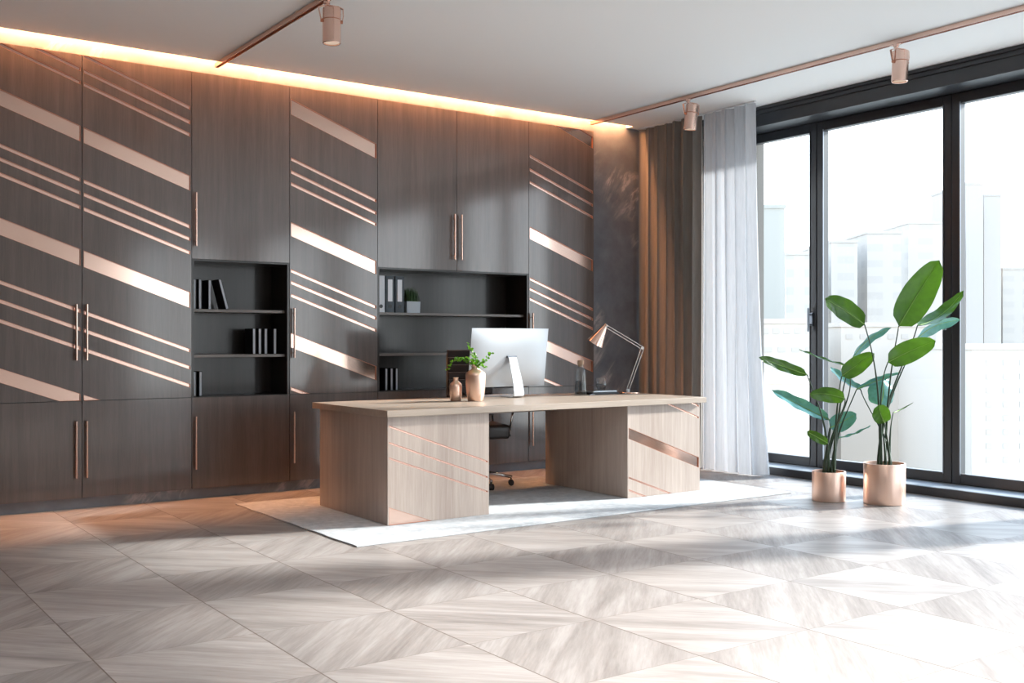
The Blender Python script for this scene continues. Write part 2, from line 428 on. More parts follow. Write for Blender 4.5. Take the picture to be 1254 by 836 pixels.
def striped_front(parent, name, x0, x1, z0, z1, yf, depth, stripes, wmat, xref, inset=.009, gd=.013, thick=.022, ilabel=True):
    "panel with diagonal copper channels; stripes = (z_top at xref, height)"
    bm = bmesh.new(); box(bm, x0, x1, yf + gd, yf + thick, z0, z1)
    a, b = x0 + inset, x1 - inset
    if stripes:
        prism(bm, [(x0, z0), (a, z0), (a, z1), (x0, z1)], yf, yf + gd); prism(bm, [(b, z0), (x1, z0), (x1, z1), (b, z1)], yf, yf + gd)
        rest = [(a, z0), (b, z0), (b, z1), (a, z1)]; inl = []
        for zt, h in sorted(stripes, reverse=True):
            up = clip(rest, xref, zt, SL, True)
            if up and area(up) > 1e-5: prism(bm, up, yf, yf + gd)
            mid = clip(rest, xref, zt, SL, False)
            if mid:
                strip = clip(mid, xref, zt - h, SL, True)
                if strip and area(strip) > 2e-5: inl.append((strip, h))
                rest = clip(mid, xref, zt - h, SL, False)
            if not rest: break
        if rest: prism(bm, rest, yf, yf + gd)
    else:
        prism(bm, [(x0, z0), (x1, z0), (x1, z1), (x0, z1)], yf, yf + gd); inl = []
    d = obj(name, bm, wmat, parent)
    for poly, h in inl:
        bm = bmesh.new(); channel(bm, poly, yf, yf + gd)
        obj('copper_band' if h > .06 else 'copper_groove', bm, [M['copper_bright'] if h > .06 else M['copper'], M['copper_dark']], d)
    return d

def pull(parent, x, za, zb, y=DF):
    bm = bmesh.new(); tube(bm, [(x, y - .032, za), (x, y - .032, zb)], .0085, 12)
    for z in (za + .04, zb - .04): tube(bm, [(x, y + .001, z), (x, y - .032, z)], .005, 8)
    obj('handle', bm, M['copper'], parent, smooth='auto')

def unit(i, z0, z1, label, hx=None, hz=None, stripes=None, xref=None, name='cabinet', j=None):
    x0, x1 = COL[i], COL[(j or i) + 1]
    t = thing(name, label, 'cabinet', ((x0 + x1) / 2, DF + .18, z0), 'built-in dark wood cabinets')
    obj('carcass', B((x0 + .001, x1 - .001, DF + DT + .001, YB + .33, z0 + .001, z1 - .001)), M['niche'], t)
    g = .0022
    d = striped_front(t, 'door', x0 + g, x1 - g, z0 + g, z1 - g, DF, DT, stripes or [], M['cabinet'], xref or x0)
    if hx: pull(d, hx, *hz)
    return t

ZM, ZN = .774, 1.829
T = .028
low = [(1.779, (.224, .631), 'low dark wood cupboard at far left, handle on its right edge'),
       (1.851, (.224, .631), 'low dark wood cupboard beside far left one, handle on its left edge'),
       (2.640, (.229, .631), 'low dark wood cupboard under the narrow open shelves of books'),
       (3.436, (.225, .637), 'low dark wood cupboard half hidden behind the left end of desk'),
       (4.956, (.225, .637), 'low dark wood cupboard behind the desk under the ring binders'),
       (5.028, (.225, .637), 'low dark wood cupboard seen through the desk opening behind monitor'),
       (5.814, (.227, .64), 'low dark wood cupboard nearest the marble wall and curtains')]
for i, (hx, hz, lab) in enumerate(low):
    unit(i, CZ0, ZM, lab, hx, hz, name='base_cabinet')
A01 = [(3.255 + .014, T), (3.145 + .014, T), (3.05 + .014, T), (2.741, .114), (2.353 + .014, T), (2.259 + .014, T), (2.155 + .014, T), (1.857, .120), (1.413 + .014, T), (1.283 + .014, T), (1.146 + .014, T), (.821, .10)]
A3 = [(3.156, .126), (2.672 + .014, T), (2.568 + .014, T), (2.472 + .014, T), (2.164, .113), (1.773 + .014, T), (1.679 + .014, T), (1.576 + .014, T), (1.274, .119), (.825 + .014, T)]
A6 = [(3.48, .117), (2.935 + .014, T), (2.808 + .014, T), (2.69 + .014, T), (2.277, .115), (1.79 + .014, T), (1.695 + .014, T), (1.602 + .014, T), (1.29, .11), (.908 + .014, T)]
unit(0, ZM, CZ1, 'tall dark wood cabinet with diagonal copper bands at far left edge', 1.779, (1.066, 1.465), A01, 1.825, 'tall_cabinet')
unit(1, ZM, CZ1, 'tall dark cabinet with diagonal copper bands left of the plain upper cupboard', 1.851, (1.066, 1.467), A01, 1.825, 'tall_cabinet')
unit(2, ZN, CZ1, 'plain upper dark wood cupboard above the narrow open shelves', 2.640, (1.924, 2.333), name='wall_cabinet')
unit(3, ZM, CZ1, 'tall dark cabinet with diagonal copper bands between the two open shelf niches', 3.436, (1.069, 1.468), A3, 3.41, 'tall_cabinet')
unit(4, ZN, CZ1, 'plain upper dark wood cupboard above the ring binders', 4.956, (1.923, 2.328), name='wall_cabinet')
unit(5, ZN, CZ1, 'plain upper dark wood cupboard above the monitor, bright with window reflection', 5.005 + .023, (1.925, 2.328), name='wall_cabinet')
unit(6, ZM, CZ1, 'tall dark cabinet with diagonal copper bands next to the marble wall', 5.814, (1.04, 1.466), A6, 5.79, 'tall_cabinet')

def niche(x0, x1, label):
    t = thing('open_shelf_unit', label, 'shelves', ((x0 + x1) / 2, DF + .2, ZM), 'open shelf niches in the cabinet wall')
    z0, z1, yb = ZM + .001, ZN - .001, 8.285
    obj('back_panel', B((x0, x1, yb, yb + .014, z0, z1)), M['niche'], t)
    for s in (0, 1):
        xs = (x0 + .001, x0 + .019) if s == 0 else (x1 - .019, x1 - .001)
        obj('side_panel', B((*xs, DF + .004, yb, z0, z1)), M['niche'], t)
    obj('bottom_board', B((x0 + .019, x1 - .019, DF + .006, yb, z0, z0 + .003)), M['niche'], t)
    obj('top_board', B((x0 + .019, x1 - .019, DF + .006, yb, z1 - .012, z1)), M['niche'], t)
    for z in (1.099, 1.450):
        obj('shelf', B((x0 + .02, x1 - .02, 7.995, yb - .001, z - .022, z)), M['shelf'], t, .001)
    return t
niche(COL[2], COL[3], 'narrow open shelf niche with black books between two copper striped cabinets')
niche(COL[4], COL[6], 'wide open shelf niche behind the monitor, holding binders and grass pot')
SB = ZM + .0045      # bottom board top

# LED cove strip in the ceiling slot
strip = obj('led_strip', B((XL, SX - .03, SLOT + .022, SLOT + .046, 3.455, 3.462)), M['led'], origin=(2, SLOT, 3.385))
tag(strip, 'warm orange light strip hidden in the ceiling slot above the cabinets', 'light')

# ------------------------------------------------------------------ rug
def rug():
    x0, x1, y0, y1 = 2.79, 6.60, 5.53, 7.49
    bm = bmesh.new(); nx, ny = 60, 32
    g = [[bm.verts.new((x0 + (x1 - x0) * i / nx + (.004 * math.sin(j * .9) if i in (0, nx) else 0), y0 + (y1 - y0) * j / ny, .009)) for j in range(ny + 1)] for i in range(nx + 1)]
    for i in range(nx):
        for j in range(ny): bm.faces.new((g[i][j], g[i + 1][j], g[i + 1][j + 1], g[i][j + 1]))
    r = bmesh.ops.extrude_face_region(bm, geom=bm.faces[:])
    bmesh.ops.translate(bm, verts=[v for v in r['geom'] if isinstance(v, bmesh.types.BMVert)], vec=(0, 0, -.0085))
    o = obj('area_rug', bm, M['rug'], bevel=.003, origin=(4.7, 6.5, 0))
    tag(o, 'white marbled rectangular rug lying under the desk', 'rug')
rug()
RT = .0105   # rug top

# ------------------------------------------------------------------ desk
def desk():
    t = thing('executive_desk', 'large pale wood desk with two pedestals and copper lines on white rug', 'desk', (4.66, 6.5, RT))
    obj('desk_top', B((3.232, 6.112, 5.975, 7.12, .713, .756)), M['desktop'], t, .0015)
    ys, ye = 6.017, 7.07
    for k, (a, b, st) in enumerate(((3.257, 4.045, [(.661, .012), (.554, .012), (.455, .012), (.131, .20)]),
                                    (5.313, 6.078, [(.965, .014), (.872, .014), (.549, .084), (.178, .014), (.082, .014)]))):
        pd = striped_front(t, 'pedestal', a, b, RT, .713, ys, 0, st, M['desk'], a, inset=.010, gd=.010, thick=.03)
        bm = B((a, b, ys + .0301, ye - .03, RT + .001, .7125))
        # rear end with softened corners
        for (xa, xb, y0, y1) in ((a + .012, b - .012, ye - .03, ye),):
            box(bm, xa, xb, y0, y1, RT + .001, .7125)
        obj('pedestal_body', bm, M['desk'], pd, .002)
    # modesty rail between the pedestals
    obj('cross_rail', B((4.046, 5.312, 6.9, 6.922, .63, .7125)), M['desk'], t)
desk()

# ------------------------------------------------------------------ curtains
def curtain(name, label, y0, y1, xc, m, amp, n, flare, seedv, solid=.0025):
    rnd = random.Random(seedv); bm = bmesh.new(); ny, nz = n * 22, 26
    ph = [rnd.uniform(-.35, .35) for _ in range(n + 2)]; am = [rnd.uniform(.65, 1.15) for _ in range(n + 2)]
    cols = []
    for i in range(ny + 1):
        u = i / ny; s = u * n; k = int(min(s, n - 1)); f = s - k
        p = ph[k] * (1 - f) + ph[k + 1] * f; a = am[k] * (1 - f) + am[k + 1] * f
        row = []
        for j in range(nz + 1):
            w = j / nz; z = .012 + (3.325 - .012) * w
            drift = flare * (1 - w) ** 2
            x = xc + amp * a * (.75 + .35 * (1 - w)) * math.sin(2 * PI * s + p * 3 + .25 * math.sin(3 * w + k)) + .012 * math.sin(5.1 * s + 2 * w)
            y = y0 + (y1 - y0) * u + .012 * math.sin(2 * PI * s * 2 + 1) - drift * (1 - u)
            x += .10 * (1 - w) ** 3 * max(0, .25 - u) / .25 * (1 if flare else 0)
            row.append(bm.verts.new((x, y, z)))
        cols.append(row)
    for i in range(ny):
        for j in range(nz): bm.faces.new((cols[i][j], cols[i + 1][j], cols[i + 1][j + 1], cols[i][j + 1]))
    t = thing(name, label, 'curtain', (xc, (y0 + y1) / 2, 0), 'floor length curtains')
    o = obj('fabric', bm, m, t, smooth=True)
    obj('curtain_rail', B((xc - .012, xc + .012, y0, y1, 3.327, 3.339)), M['white'], t)
curtain('curtain', 'grey opaque floor length curtain hanging next to the marble wall', 7.045, 7.93, 7.15, M['drape'], .040, 7, 0, 3)
curtain('curtain', 'pale sheer floor length curtain glowing with sunlight beside the window', 6.39, 7.032, 7.15, M['sheer'], .040, 5, .07, 11)

# ------------------------------------------------------------------ ceiling tracks and spots
def track(x, y0, y1, label):
    t = thing('ceiling_track', label, 'light track', (x, (y0 + y1) / 2, ZC), 'copper ceiling light tracks')
    bm = B((x - .017, x - .012, y0, y1, ZC - .034, ZC - .0005), (x + .012, x + .017, y0, y1, ZC - .034, ZC - .0005), (x - .012, x + .012, y0, y1, ZC - .010, ZC - .0005))
    obj('rail', bm, M['copper'], t, .001)
    obj('contact_strip', B((x - .006, x + .006, y0 + .01, y1 - .01, ZC - .0135, ZC - .0102)), M['copper_dark'], t)
    obj('end_cap', B((x - .0175, x + .0175, y1, y1 + .006, ZC - .035, ZC - .0005)), M['copper'], t, .001)
def fill_spot(x, y, power):  # added fill lamp out of view, brightens the left of the floor
    l = bpy.data.lights.new('added_fill_spot', 'SPOT'); l.energy = power; l.spot_size = math.radians(150); l.spot_blend = 1; l.shadow_soft_size = .05; l.color = (1, .97, .94)
    o = bpy.data.objects.new('added_fill_spot', l); o.location = (x, y, ZC - .31); S.collection.objects.link(o)
track(2.805, .2, 7.92, 'copper light track on ceiling at left, running above the desk')
track(6.525, .2, 7.92, 'copper light track on ceiling near the windows, with two spotlights')

def spot(x, y, label, tilt=0.0, rz=0.0):
    t = thing('track_spotlight', label, 'spotlight', (x, y, ZC - .034), 'copper ceiling spotlights')
    t.rotation_euler = (0, 0, rz)
    ax = YAW - PI / 2
    R = .056; OX = .030
    def L(fn, nm, m, par=t, sm='auto'):
        bm = bmesh.new(); fn(bm); return obj(nm, bm, m, par, smooth=sm, local=True)
    def adapter(bm):
        lathe(bm, [(.020, -.018), (.020, 0)], seg=20); box(bm, -.011, .011, -.045, .045, -.004, .014)
        lathe(bm, [(.012, -.034), (.012, -.018)], seg=16)
    L(adapter, 'adapter', M['copper'])
    Rm = Matrix.Rotation(ax, 4, 'Z')
    def yoke(bm):
        # bent strap from the adapter out to the left side, down to the pivot, and one to the right
        for s in (-1, 1):
            pts = [(-OX * .8, 0, -.030), (s * .040, 0, -.032), (s * .070 - (.012 if s < 0 else 0), 0, -.045), (s * .072, 0, -.09), (s * .064, 0, -.128)]
            for (p, q) in zip(pts, pts[1:]):
                d = (Vector(q) - Vector(p)).normalized(); nrm = Vector((d.z, 0, -d.x)) * .0022; w = Vector((0, .0085, 0))
                c = [Vector(p) + nrm + w, Vector(p) + nrm - w, Vector(p) - nrm - w, Vector(p) - nrm + w]
                e = [v + Vector(q) - Vector(p) for v in c]
                va = [bm.verts.new(v) for v in c]; vb = [bm.verts.new(v) for v in e]
                bm.faces.new(va); bm.faces.new(vb[::-1])
                for k in range(4): bm.faces.new((va[k], vb[k], vb[(k + 1) % 4], va[(k + 1) % 4]))
        bmesh.ops.transform(bm, matrix=Rm @ Matrix.Translation((OX, 0, 0)) @ Matrix.Rotation(.35, 4, 'Z'), verts=bm.verts)
    L(yoke, 'yoke', M['copper'], sm=False)
    Tm = Matrix.Translation((0, 0, -.125)) @ Rm @ Matrix.Translation((OX, 0, 0)) @ Matrix.Rotation(tilt, 4, 'Y') @ Matrix.Rotation(tilt * .5, 4, 'X')
    def body(bm):
        lathe(bm, [(.0, .078), (R - .003, .078), (R, .074), (R, .010)], seg=36, cap=False)
        lathe(bm, [(R, .010), (R - .002, .008), (R - .002, .006), (R, .004)], seg=36, cap=False)
        lathe(bm, [(R, .004), (R, -.136), (R - .003, -.140), (R - .007, -.139), (R - .008, -.125), (0, -.118)], seg=36, cap=False)
        bmesh.ops.transform(bm, matrix=Tm, verts=bm.verts)
    bo = L(body, 'lamp_body', M['copper'])
    def lens(bm):
        lathe(bm, [(0, -.128), (R - .012, -.130), (R - .009, -.132), (R - .009, -.127), (0, -.124)], seg=28, cap=False)
        bmesh.ops.transform(bm, matrix=Tm, verts=bm.verts)
    L(lens, 'lens', M['glass_lens'], bo)
    def seam(bm):
        lathe(bm, [(R - .0005, .0095), (R + .0003, .009), (R + .0003, .005), (R - .0005, .0045)], seg=36, cap=False)
        bmesh.ops.transform(bm, matrix=Tm, verts=bm.verts)
    L(seam, 'seam_ring', M['copper_dark'], bo)
    def knob(bm, sg=1):
        tube(bm, [(sg * R * .98, 0, 0), (sg * (R + .012), 0, 0)], .011, 14)
        bmesh.ops.transform(bm, matrix=Matrix.Translation((0, 0, -.125)) @ Rm @ Matrix.Translation((OX, 0, 0)) @ Matrix.Rotation(.35, 4, 'Z'), verts=bm.verts)
    L(knob, 'pivot_knob', M['copper_dark']); L(lambda bm: knob(bm, -1), 'pivot_knob', M['copper_dark'])
    return t
M['glass_lens'] = emat('warm_lens', (1.0, .76, .58), .35)
spot(2.812, 5.98, 'copper spotlight on the left track above the cabinets')
spot(2.805, 3.4, 'added unseen copper spotlight on the left track, in front of the desk')
spot(2.805, .9, 'added unseen copper spotlight at the near end of the left track')
fill_spot(2.805, 3.4, 110); fill_spot(2.805, .9, 330)  # fill for the two added spotlights
spot(6.525, 6.60, 'copper spotlight in front of the curtains, tilted slightly', .10)
spot(6.525, 4.53, 'copper spotlight on the right track nearest the window header', .03)

# ------------------------------------------------------------------ office chair
def chair():
    cx, cy, z0 = 4.78, 7.26, RT
    t = thing('office_chair', 'black leather office chair with chrome star base behind the desk', 'chair', (cx, cy, z0))
    t.rotation_euler = (0, 0, -.30); t.scale = (.88, 1, 1)
    def L(nm, fn, m, par=t, bev=0, sm=False, seg=2):
        bm = bmesh.new(); fn(bm); return obj(nm, bm, m, par, bev, sm, local=True, seg=seg)
    def seat(bm): box(bm, -.225, .225, -.24, .22, .40, .515)
    L('seat', seat, M['leather'], bev=.025, sm=True, seg=4)
    def back(bm):
        n = 9
        for k in range(n):
            za = .56 + k * .062; off = .025 * math.sin(k / n * PI) ; y = .215 + .012 * k - off
            hw = .225 - .002 * k
            box(bm, -hw, hw, y, y + .045, za, za + .0605)
    L('backrest', back, M['leather'], bev=.006, sm=False)
    def frame(bm):
        for s in (-1, 1):
            tube(bm, [(s * .235, -.2, .425), (s * .235, .2, .425), (s * .235, .262, .47), (s * .225, .275, .60), (s * .205, .34, 1.08)], .010, 10)
    L('side_frame', frame, M['blackplastic'], sm=True)
    for s in (-1, 1):
        def arm(bm, s=s):
            tube(bm, [(s * .262, -.12, .455), (s * .285, -.14, .62), (s * .285, -.08, .66), (s * .285, .16, .66), (s * .265, .24, .62)], .010, 10)
        a = L('armrest', arm, M['chrome'], sm=True)
        def pad(bm, s=s): box(bm, s * .285 - .022, s * .285 + .022, -.10, .16, .667, .685)
        L('arm_pad', pad, M['leather'], a, .006)
    def col(bm):
        lathe(bm, [(.026, .10), (.026, .26), (.016, .261), (.016, .43)], seg=20)
        lathe(bm, [(.07, .405), (.09, .43)], seg=20)
    L('gas_column', col, M['chrome'], sm='auto')
    def star(bm):
        lathe(bm, [(.04, .075), (.045, .10), (.03, .125)], seg=20)
        for k in range(5):
            a = 2 * PI * k / 5 + 1.0
            d = Vector((math.cos(a), math.sin(a), 0))
            tube(bm, [d * .02 + Vector((0, 0, .105)), d * .17 + Vector((0, 0, .095)), d * .31 + Vector((0, 0, .072))], [.022, .017, .012], 10)
    L('star_base', star, M['chrome'], sm=True)
    for k in range(5):
        a = 2 * PI * k / 5 + 1.0; d = Vector((math.cos(a), math.sin(a), 0)); s = Vector((-d.y, d.x, 0)); c = d * .30 + Vector((0, 0, .026))
        def w(bm, c=c, s=s):
            for q in (-1, 1): tube(bm, [c + s * q * .006, c + s * q * .022], .026, 18)
            tube(bm, [c + Vector((0, 0, .01)), c + Vector((0, 0, .05))], .007, 8)
        L('caster', w, M['blackplastic'], sm='auto')
chair()

# ------------------------------------------------------------------ books, binders, pot
def book(x, z, h, w=.024, d=.17, lean=0, label='', group='', y=8.03):
    t = thing('book', label, 'book', (x, y, z), group)
    t.rotation_euler = (0, lean, 0)
    bm = B((-w / 2, -w / 2 + .003, 0, d, 0, h), (w / 2 - .003, w / 2, 0, d, 0, h), (-w / 2 + .003, w / 2 - .003, d - .003, d, 0, h))
    obj('cover', bm, M['bookcover'], t, local=True)
    obj('page_block', B((-w / 2 + .003, w / 2 - .003, .003, d - .004, .003, h - .004)), M['pages'], t, local=True)
    return t
g1 = 'black books on the top shelf of the narrow niche'
book(2.668, 1.4505, .232, label='black book standing leftmost on the narrow niche top shelf', group=g1)
book(2.712, 1.4505, .232, label='black book second from left on the narrow niche top shelf', group=g1)
book(2.788, 1.4505, .228, label='black upright book just left of the leaning one, narrow niche', group=g1)
book(2.9285, 1.4545, .240, lean=-.26, label='black book leaning to the left on narrow niche top shelf', group=g1)
g2 = 'black books on the middle shelf of the narrow niche'
for x, l in ((3.147, 'black book at left end of the middle shelf row, narrow niche'), (3.195, 'second black book from left in middle shelf row, narrow niche'),
             (3.245, 'third black book from left in middle shelf row, narrow niche'), (3.322, 'black book standing apart at right end of narrow middle shelf')):
    book(x, 1.0995, .205, label=l, group=g2)
g3 = 'black books at the bottom of the narrow niche'
book(2.668, SB, .19, label='black book against the left side at bottom of narrow niche', group=g3)
book(2.716, SB, .19, label='right-hand one of two black books at bottom of narrow niche', group=g3)
g4 = 'black books at the bottom of the wide niche'
book(4.252, SB, .215, label='taller black book at left end of row, bottom of wide niche', group=g4)
book(4.335, SB, .19, label='second black book from left at bottom of the wide niche', group=g4)
book(4.387, SB, .19, label='third black book from left at bottom of the wide niche', group=g4)
book(4.437, SB, .19, label='black book at right end of row, bottom of wide niche', group=g4)

def binder(x0, x1, m, lm, label):
    t = thing('ring_binder', label, 'binder', ((x0 + x1) / 2, 8.02, 1.4505), 'ring binders on the upper wide shelf')
    w = (x1 - x0) / 2; h = .315
    bm = B((-w, -w + .003, 0, .22, 0, h), (w - .003, w, 0, .22, 0, h), (-w + .003, w - .003, 0, .003, 0, h))
    obj('cover', bm, m, t, local=True, bevel=.001)
    obj('paper_block', B((-w + .006, w - .006, .01, .21, .004, h - .02)), M['pages'], t, local=True)
    if lm: obj('spine_label', B((-w * .52, w * .52, -.0012, -.0001, .095, .285)), lm, t, local=True)
    bm = bmesh.new(); tube(bm, [(0, -.0025, .052), (0, -.0002, .052)], .0165, 20)
    obj('finger_ring', bm, M['blackplastic'], t, local=True)
binder(4.240, 4.314, M['binder_white'], None, 'white ring binder at left end of the upper wide shelf')
binder(4.324, 4.408, M['binder'], M['label'], 'slate ring binder next to the white one, white label')
binder(4.418, 4.502, M['binder'], M['label'], 'slate ring binder next to the grass pot, white label')

def grasspot():
    x, y, z, h = 4.60, 8.09, 1.4505, .10
    t = thing('potted_grass', 'square pale grey pot of upright grass beside the ring binders', 'plant', (x, y, z))
    a = .068
    bm = bmesh.new()
    lo = [(-a * .96, -a * .96), (a * .96, -a * .96), (a * .96, a * .96), (-a * .96, a * .96)]
    hi = [(-a, -a), (a, -a), (a, a), (-a, a)]
    def ring(p, zz, s=1): return [bm.verts.new((q[0] * s, q[1] * s, zz)) for q in p]
    r = [ring(lo, 0), ring(hi, h), ring(hi, h, .90), ring(lo, h - .015, .88)]
    bm.faces.new(r[0][::-1])
    for p, q in zip(r, r[1:]):
        for k in range(4): bm.faces.new((p[k], p[(k + 1) % 4], q[(k + 1) % 4], q[k]))
    bm.faces.new(r[-1]); obj('pot', bm, M['pot_grey'], t, local=True)
    bm = bmesh.new(); rnd = random.Random(4)
    for k in range(420):
        px, py = rnd.uniform(-.055, .055), rnd.uniform(-.055, .055); hh = rnd.uniform(.10, .155) * (1 - .35 * (abs(px) / .055) ** 3)
        an = rnd.uniform(0, PI); dx, dy = math.cos(an) * .0018, math.sin(an) * .0018; lx, ly = rnd.gauss(px * .25, .006), rnd.gauss(0, .006)
        v = [bm.verts.new((px - dx, py - dy, h - .016)), bm.verts.new((px + dx, py + dy, h - .016)),
             bm.verts.new((px + dx + lx * .5, py + dy + ly * .5, h - .016 + hh * .6)), bm.verts.new((px - dx + lx * .5, py - dy + ly * .5, h - .016 + hh * .6)), bm.verts.new((px + lx, py + ly, h - .016 + hh))]
        bm.faces.new(v[:4]); bm.faces.new((v[3], v[2], v[4]))
    o = obj('grass', bm, M['grass'], t, local=True); o['kind'] = 'stuff'
grasspot()

# ------------------------------------------------------------------ things on the desk
DZ = .7565
def monitor():
    cx, cy = 4.826, 6.745
    t = thing('desktop_monitor', 'silver desktop monitor seen from behind, standing on the desk', 'monitor', (cx, cy, DZ))
    # shell: local x, y (away from camera), tilted
    W2, z0, z1 = .372, .082, .548
    yb, yt = .175, .115
    def yy(z): return yb + (yt - yb) * (z - z0) / (z1 - z0)
    bm = bmesh.new(); nx, nz = 20, 14; g = []
    for i in range(nx + 1):
        row = []
        for j in range(nz + 1):
            u, v = i / nx * 2 - 1, j / nz * 2 - 1
            z = z0 + (z1 - z0) * (v + 1) / 2
            bulge = .030 * (1 - abs(u) ** 3.5) * (1 - abs(v) ** 3.5)
            row.append(bm.verts.new((u * W2, yy(z) - bulge, z)))
        g.append(row)
    for i in range(nx):
        for j in range(nz): bm.faces.new((g[i][j], g[i][j + 1], g[i + 1][j + 1], g[i + 1][j]))
    r = bmesh.ops.extrude_edge_only(bm, edges=[e for e in bm.edges if e.is_boundary])
    vs = [v for v in r['geom'] if isinstance(v, bmesh.types.BMVert)]
    bmesh.ops.translate(bm, verts=vs, vec=(0, .008, 0))
    bmesh.ops.holes_fill(bm, edges=[e for e in bm.edges if e.is_boundary])
    h = obj('housing', bm, M['alu'], t, smooth='auto', local=True)
    bm = bmesh.new(); k = .006
    q = [(-W2 + .01, z0 + .07), (W2 - .01, z0 + .07), (W2 - .01, z1 - .01), (-W2 + .01, z1 - .01)]
    a = [bm.verts.new((x, yy(z) + .0081, z)) for x, z in q]; b = [bm.verts.new((x, yy(z) + .0095, z)) for x, z in q]
    bm.faces.new(a); bm.faces.new(b[::-1])
    for i in range(4): bm.faces.new((a[i], b[i], b[(i + 1) % 4], a[(i + 1) % 4]))
    obj('screen', bm, M['screen'], h, local=True)
    # L-shaped stand bent from one plate
    cl = [(.19, .004), (.06, .004), (.026, .006), (.010, .016), (.008, .04), (.018, .09), (.040, .16), (.068, .235), (.098, .318)]
    bm = bmesh.new(); rows = []
    for k, (y, z) in enumerate(cl):
        p, q = cl[max(k - 1, 0)], cl[min(k + 1, len(cl) - 1)]; dy, dz = q[0] - p[0], q[1] - p[1]; L = math.hypot(dy, dz); ny, nz = dz / L * .0035, -dy / L * .0035
        w = .050 - .013 * min(1, z / .32)
        rows.append([bm.verts.new(v) for v in ((-w, y + ny, z + nz), (w, y + ny, z + nz), (w, y - ny, z - nz), (-w, y - ny, z - nz))])
    bm.faces.new(rows[0]); bm.faces.new(rows[-1][::-1])
    for a, b in zip(rows, rows[1:]):
        for k in range(4): bm.faces.new((a[k], a[(k + 1) % 4], b[(k + 1) % 4], b[k]))
    obj('stand', bm, M['alu_light'], t, smooth='auto', local=True)
    bm = B((-.045, .045, .098, .135, .312, .330)); obj('hinge', bm, M['frame_steel'], t, .002, local=True)
monitor()

def keyboard():
    t = thing('keyboard', 'slim silver keyboard lying on the desk behind the monitor stand', 'keyboard', (4.78, 7.03, DZ))
    prof = [(-.055, 0), (.055, 0), (.055, .006), (-.055, .013)]
    bm = bmesh.new(); a = [bm.verts.new((-.2, -y, z)) for y, z in prof]; b = [bm.verts.new((.2, -y, z)) for y, z in prof]
    bm.faces.new(a); bm.faces.new(b[::-1])
    for i in range(4): bm.faces.new((a[i], b[i], b[(i + 1) % 4], a[(i + 1) % 4]))
    obj('base', bm, M['alu'], t, .001, local=True)
    for r in range(5):
        bm = bmesh.new()
        for c in range(14):
            if r == 4 and 4 <= c <= 8:
                if c == 4: x0, x1 = -.19 + .0272 * 4, -.19 + .0272 * 9 - .003
                else: continue
            else: x0, x1 = -.19 + .0272 * c, -.19 + .0272 * c + .0242
            y = -.043 + r * .0185; z = .0062 + (y + .055) / .11 * .007
            box(bm, x0, x1, y, y + .0155, z, z + .0022)
        obj('key_row', bm, M['white'], t, local=True)
keyboard()

def vase(x, y, prof, label, group):
    t = thing('copper_vase', label, 'vase', (x, y, DZ), group)
    bm = bmesh.new(); lathe(bm, prof, seg=48, cap=False)
    o = obj('vase_body', bm, M['copper_pot'], t, smooth=True, local=True)
    return t
vase(4.176, 6.655, [(0, 0), (.036, 0), (.040, .003), (.046, .05), (.0475, .10), (.046, .122), (.041, .131), (.022, .147), (.0185, .152), (.018, .163), (.020, .172), (.0205, .176), (.0175, .176), (.015, .165), (.015, .150), (.0, .15)],
     'small closed-neck copper vase at left, beside the larger one on desk', 'pair of copper vases')
vase(4.292, 6.563, [(0, 0), (.054, 0), (.059, .004), (.068, .06), (.0745, .13), (.0755, .19), (.073, .206), (.066, .216), (.040, .232), (.031, .240), (.028, .25), (.028, .262), (.031, .270), (.031, .273), (.028, .273), (.025, .26), (.025, .245), (0, .242)],
     'large copper vase holding leafy green twigs, on the desk', 'pair of copper vases')

def sprigs():
    base = Vector((4.292, 6.563, DZ + .262))
    t = thing('leafy_twigs', 'bright green leafy twigs standing in the large copper vase', 'twigs', base)
    rnd = random.Random(12)
    ends = [((548, 452), 7.75, (560, 428)), ((573, 420), 7.9, (580, 435)), ((602, 432), 7.75, (590, 448)), ((594, 450), 7.7, (588, 446)), ((566, 440), 7.8, (578, 436)), ((582, 436), 7.72, (583, 446))]
    for (e, D, c) in ends:
        E = at(e[0], e[1], D) - base; C = at(c[0], c[1], 7.8) - base
        pts = bez(Vector((0, 0, -.10)), Vector((0, 0, .02)), C, E, 12)
        bm = bmesh.new(); tube(bm, pts, [.0022 - .0011 * i / 12 for i in range(13)], 6)
        st = obj('twig', bm, M['twig'], t, local=True, smooth=True)
        for i in range(5, 13):
            for q in range(2 + (i % 2)):
                p = pts[i] + Vector([rnd.uniform(-.004, .004) for _ in range(3)])
                d = Vector((rnd.gauss(0, 1), rnd.gauss(0, 1), rnd.gauss(.5, .7))).normalized()
                L = rnd.uniform(.020, .032); w = L * .36; s = d.cross(Vector((rnd.gauss(0, 1), rnd.gauss(0, 1), rnd.gauss(0, 1)))).normalized(); nn = d.cross(s) * .003
                bm = bmesh.new()
                prof = [(0, 0), (.25, .8), (.55, 1), (.85, .55), (1, 0)]
                mid = [bm.verts.new(p + d * L * u - nn * (0 if h in (0,) else 1)) for u, h in prof]
                le = [bm.verts.new(p + d * L * u + s * w * h + nn) for u, h in prof[1:-1]]; ri = [bm.verts.new(p + d * L * u - s * w * h + nn) for u, h in prof[1:-1]]
                for sd in (le, ri):
                    ch = [mid[0]] + sd + [mid[-1]]
                    bm.faces.new((mid[0], mid[1], sd[0])); bm.faces.new((mid[1], mid[2], sd[1], sd[0])); bm.faces.new((mid[2], mid[3], sd[2], sd[1])); bm.faces.new((mid[3], mid[4], sd[2]))
                obj('leaf', bm, M['sprig'], st, smooth=True, local=True)
sprigs()

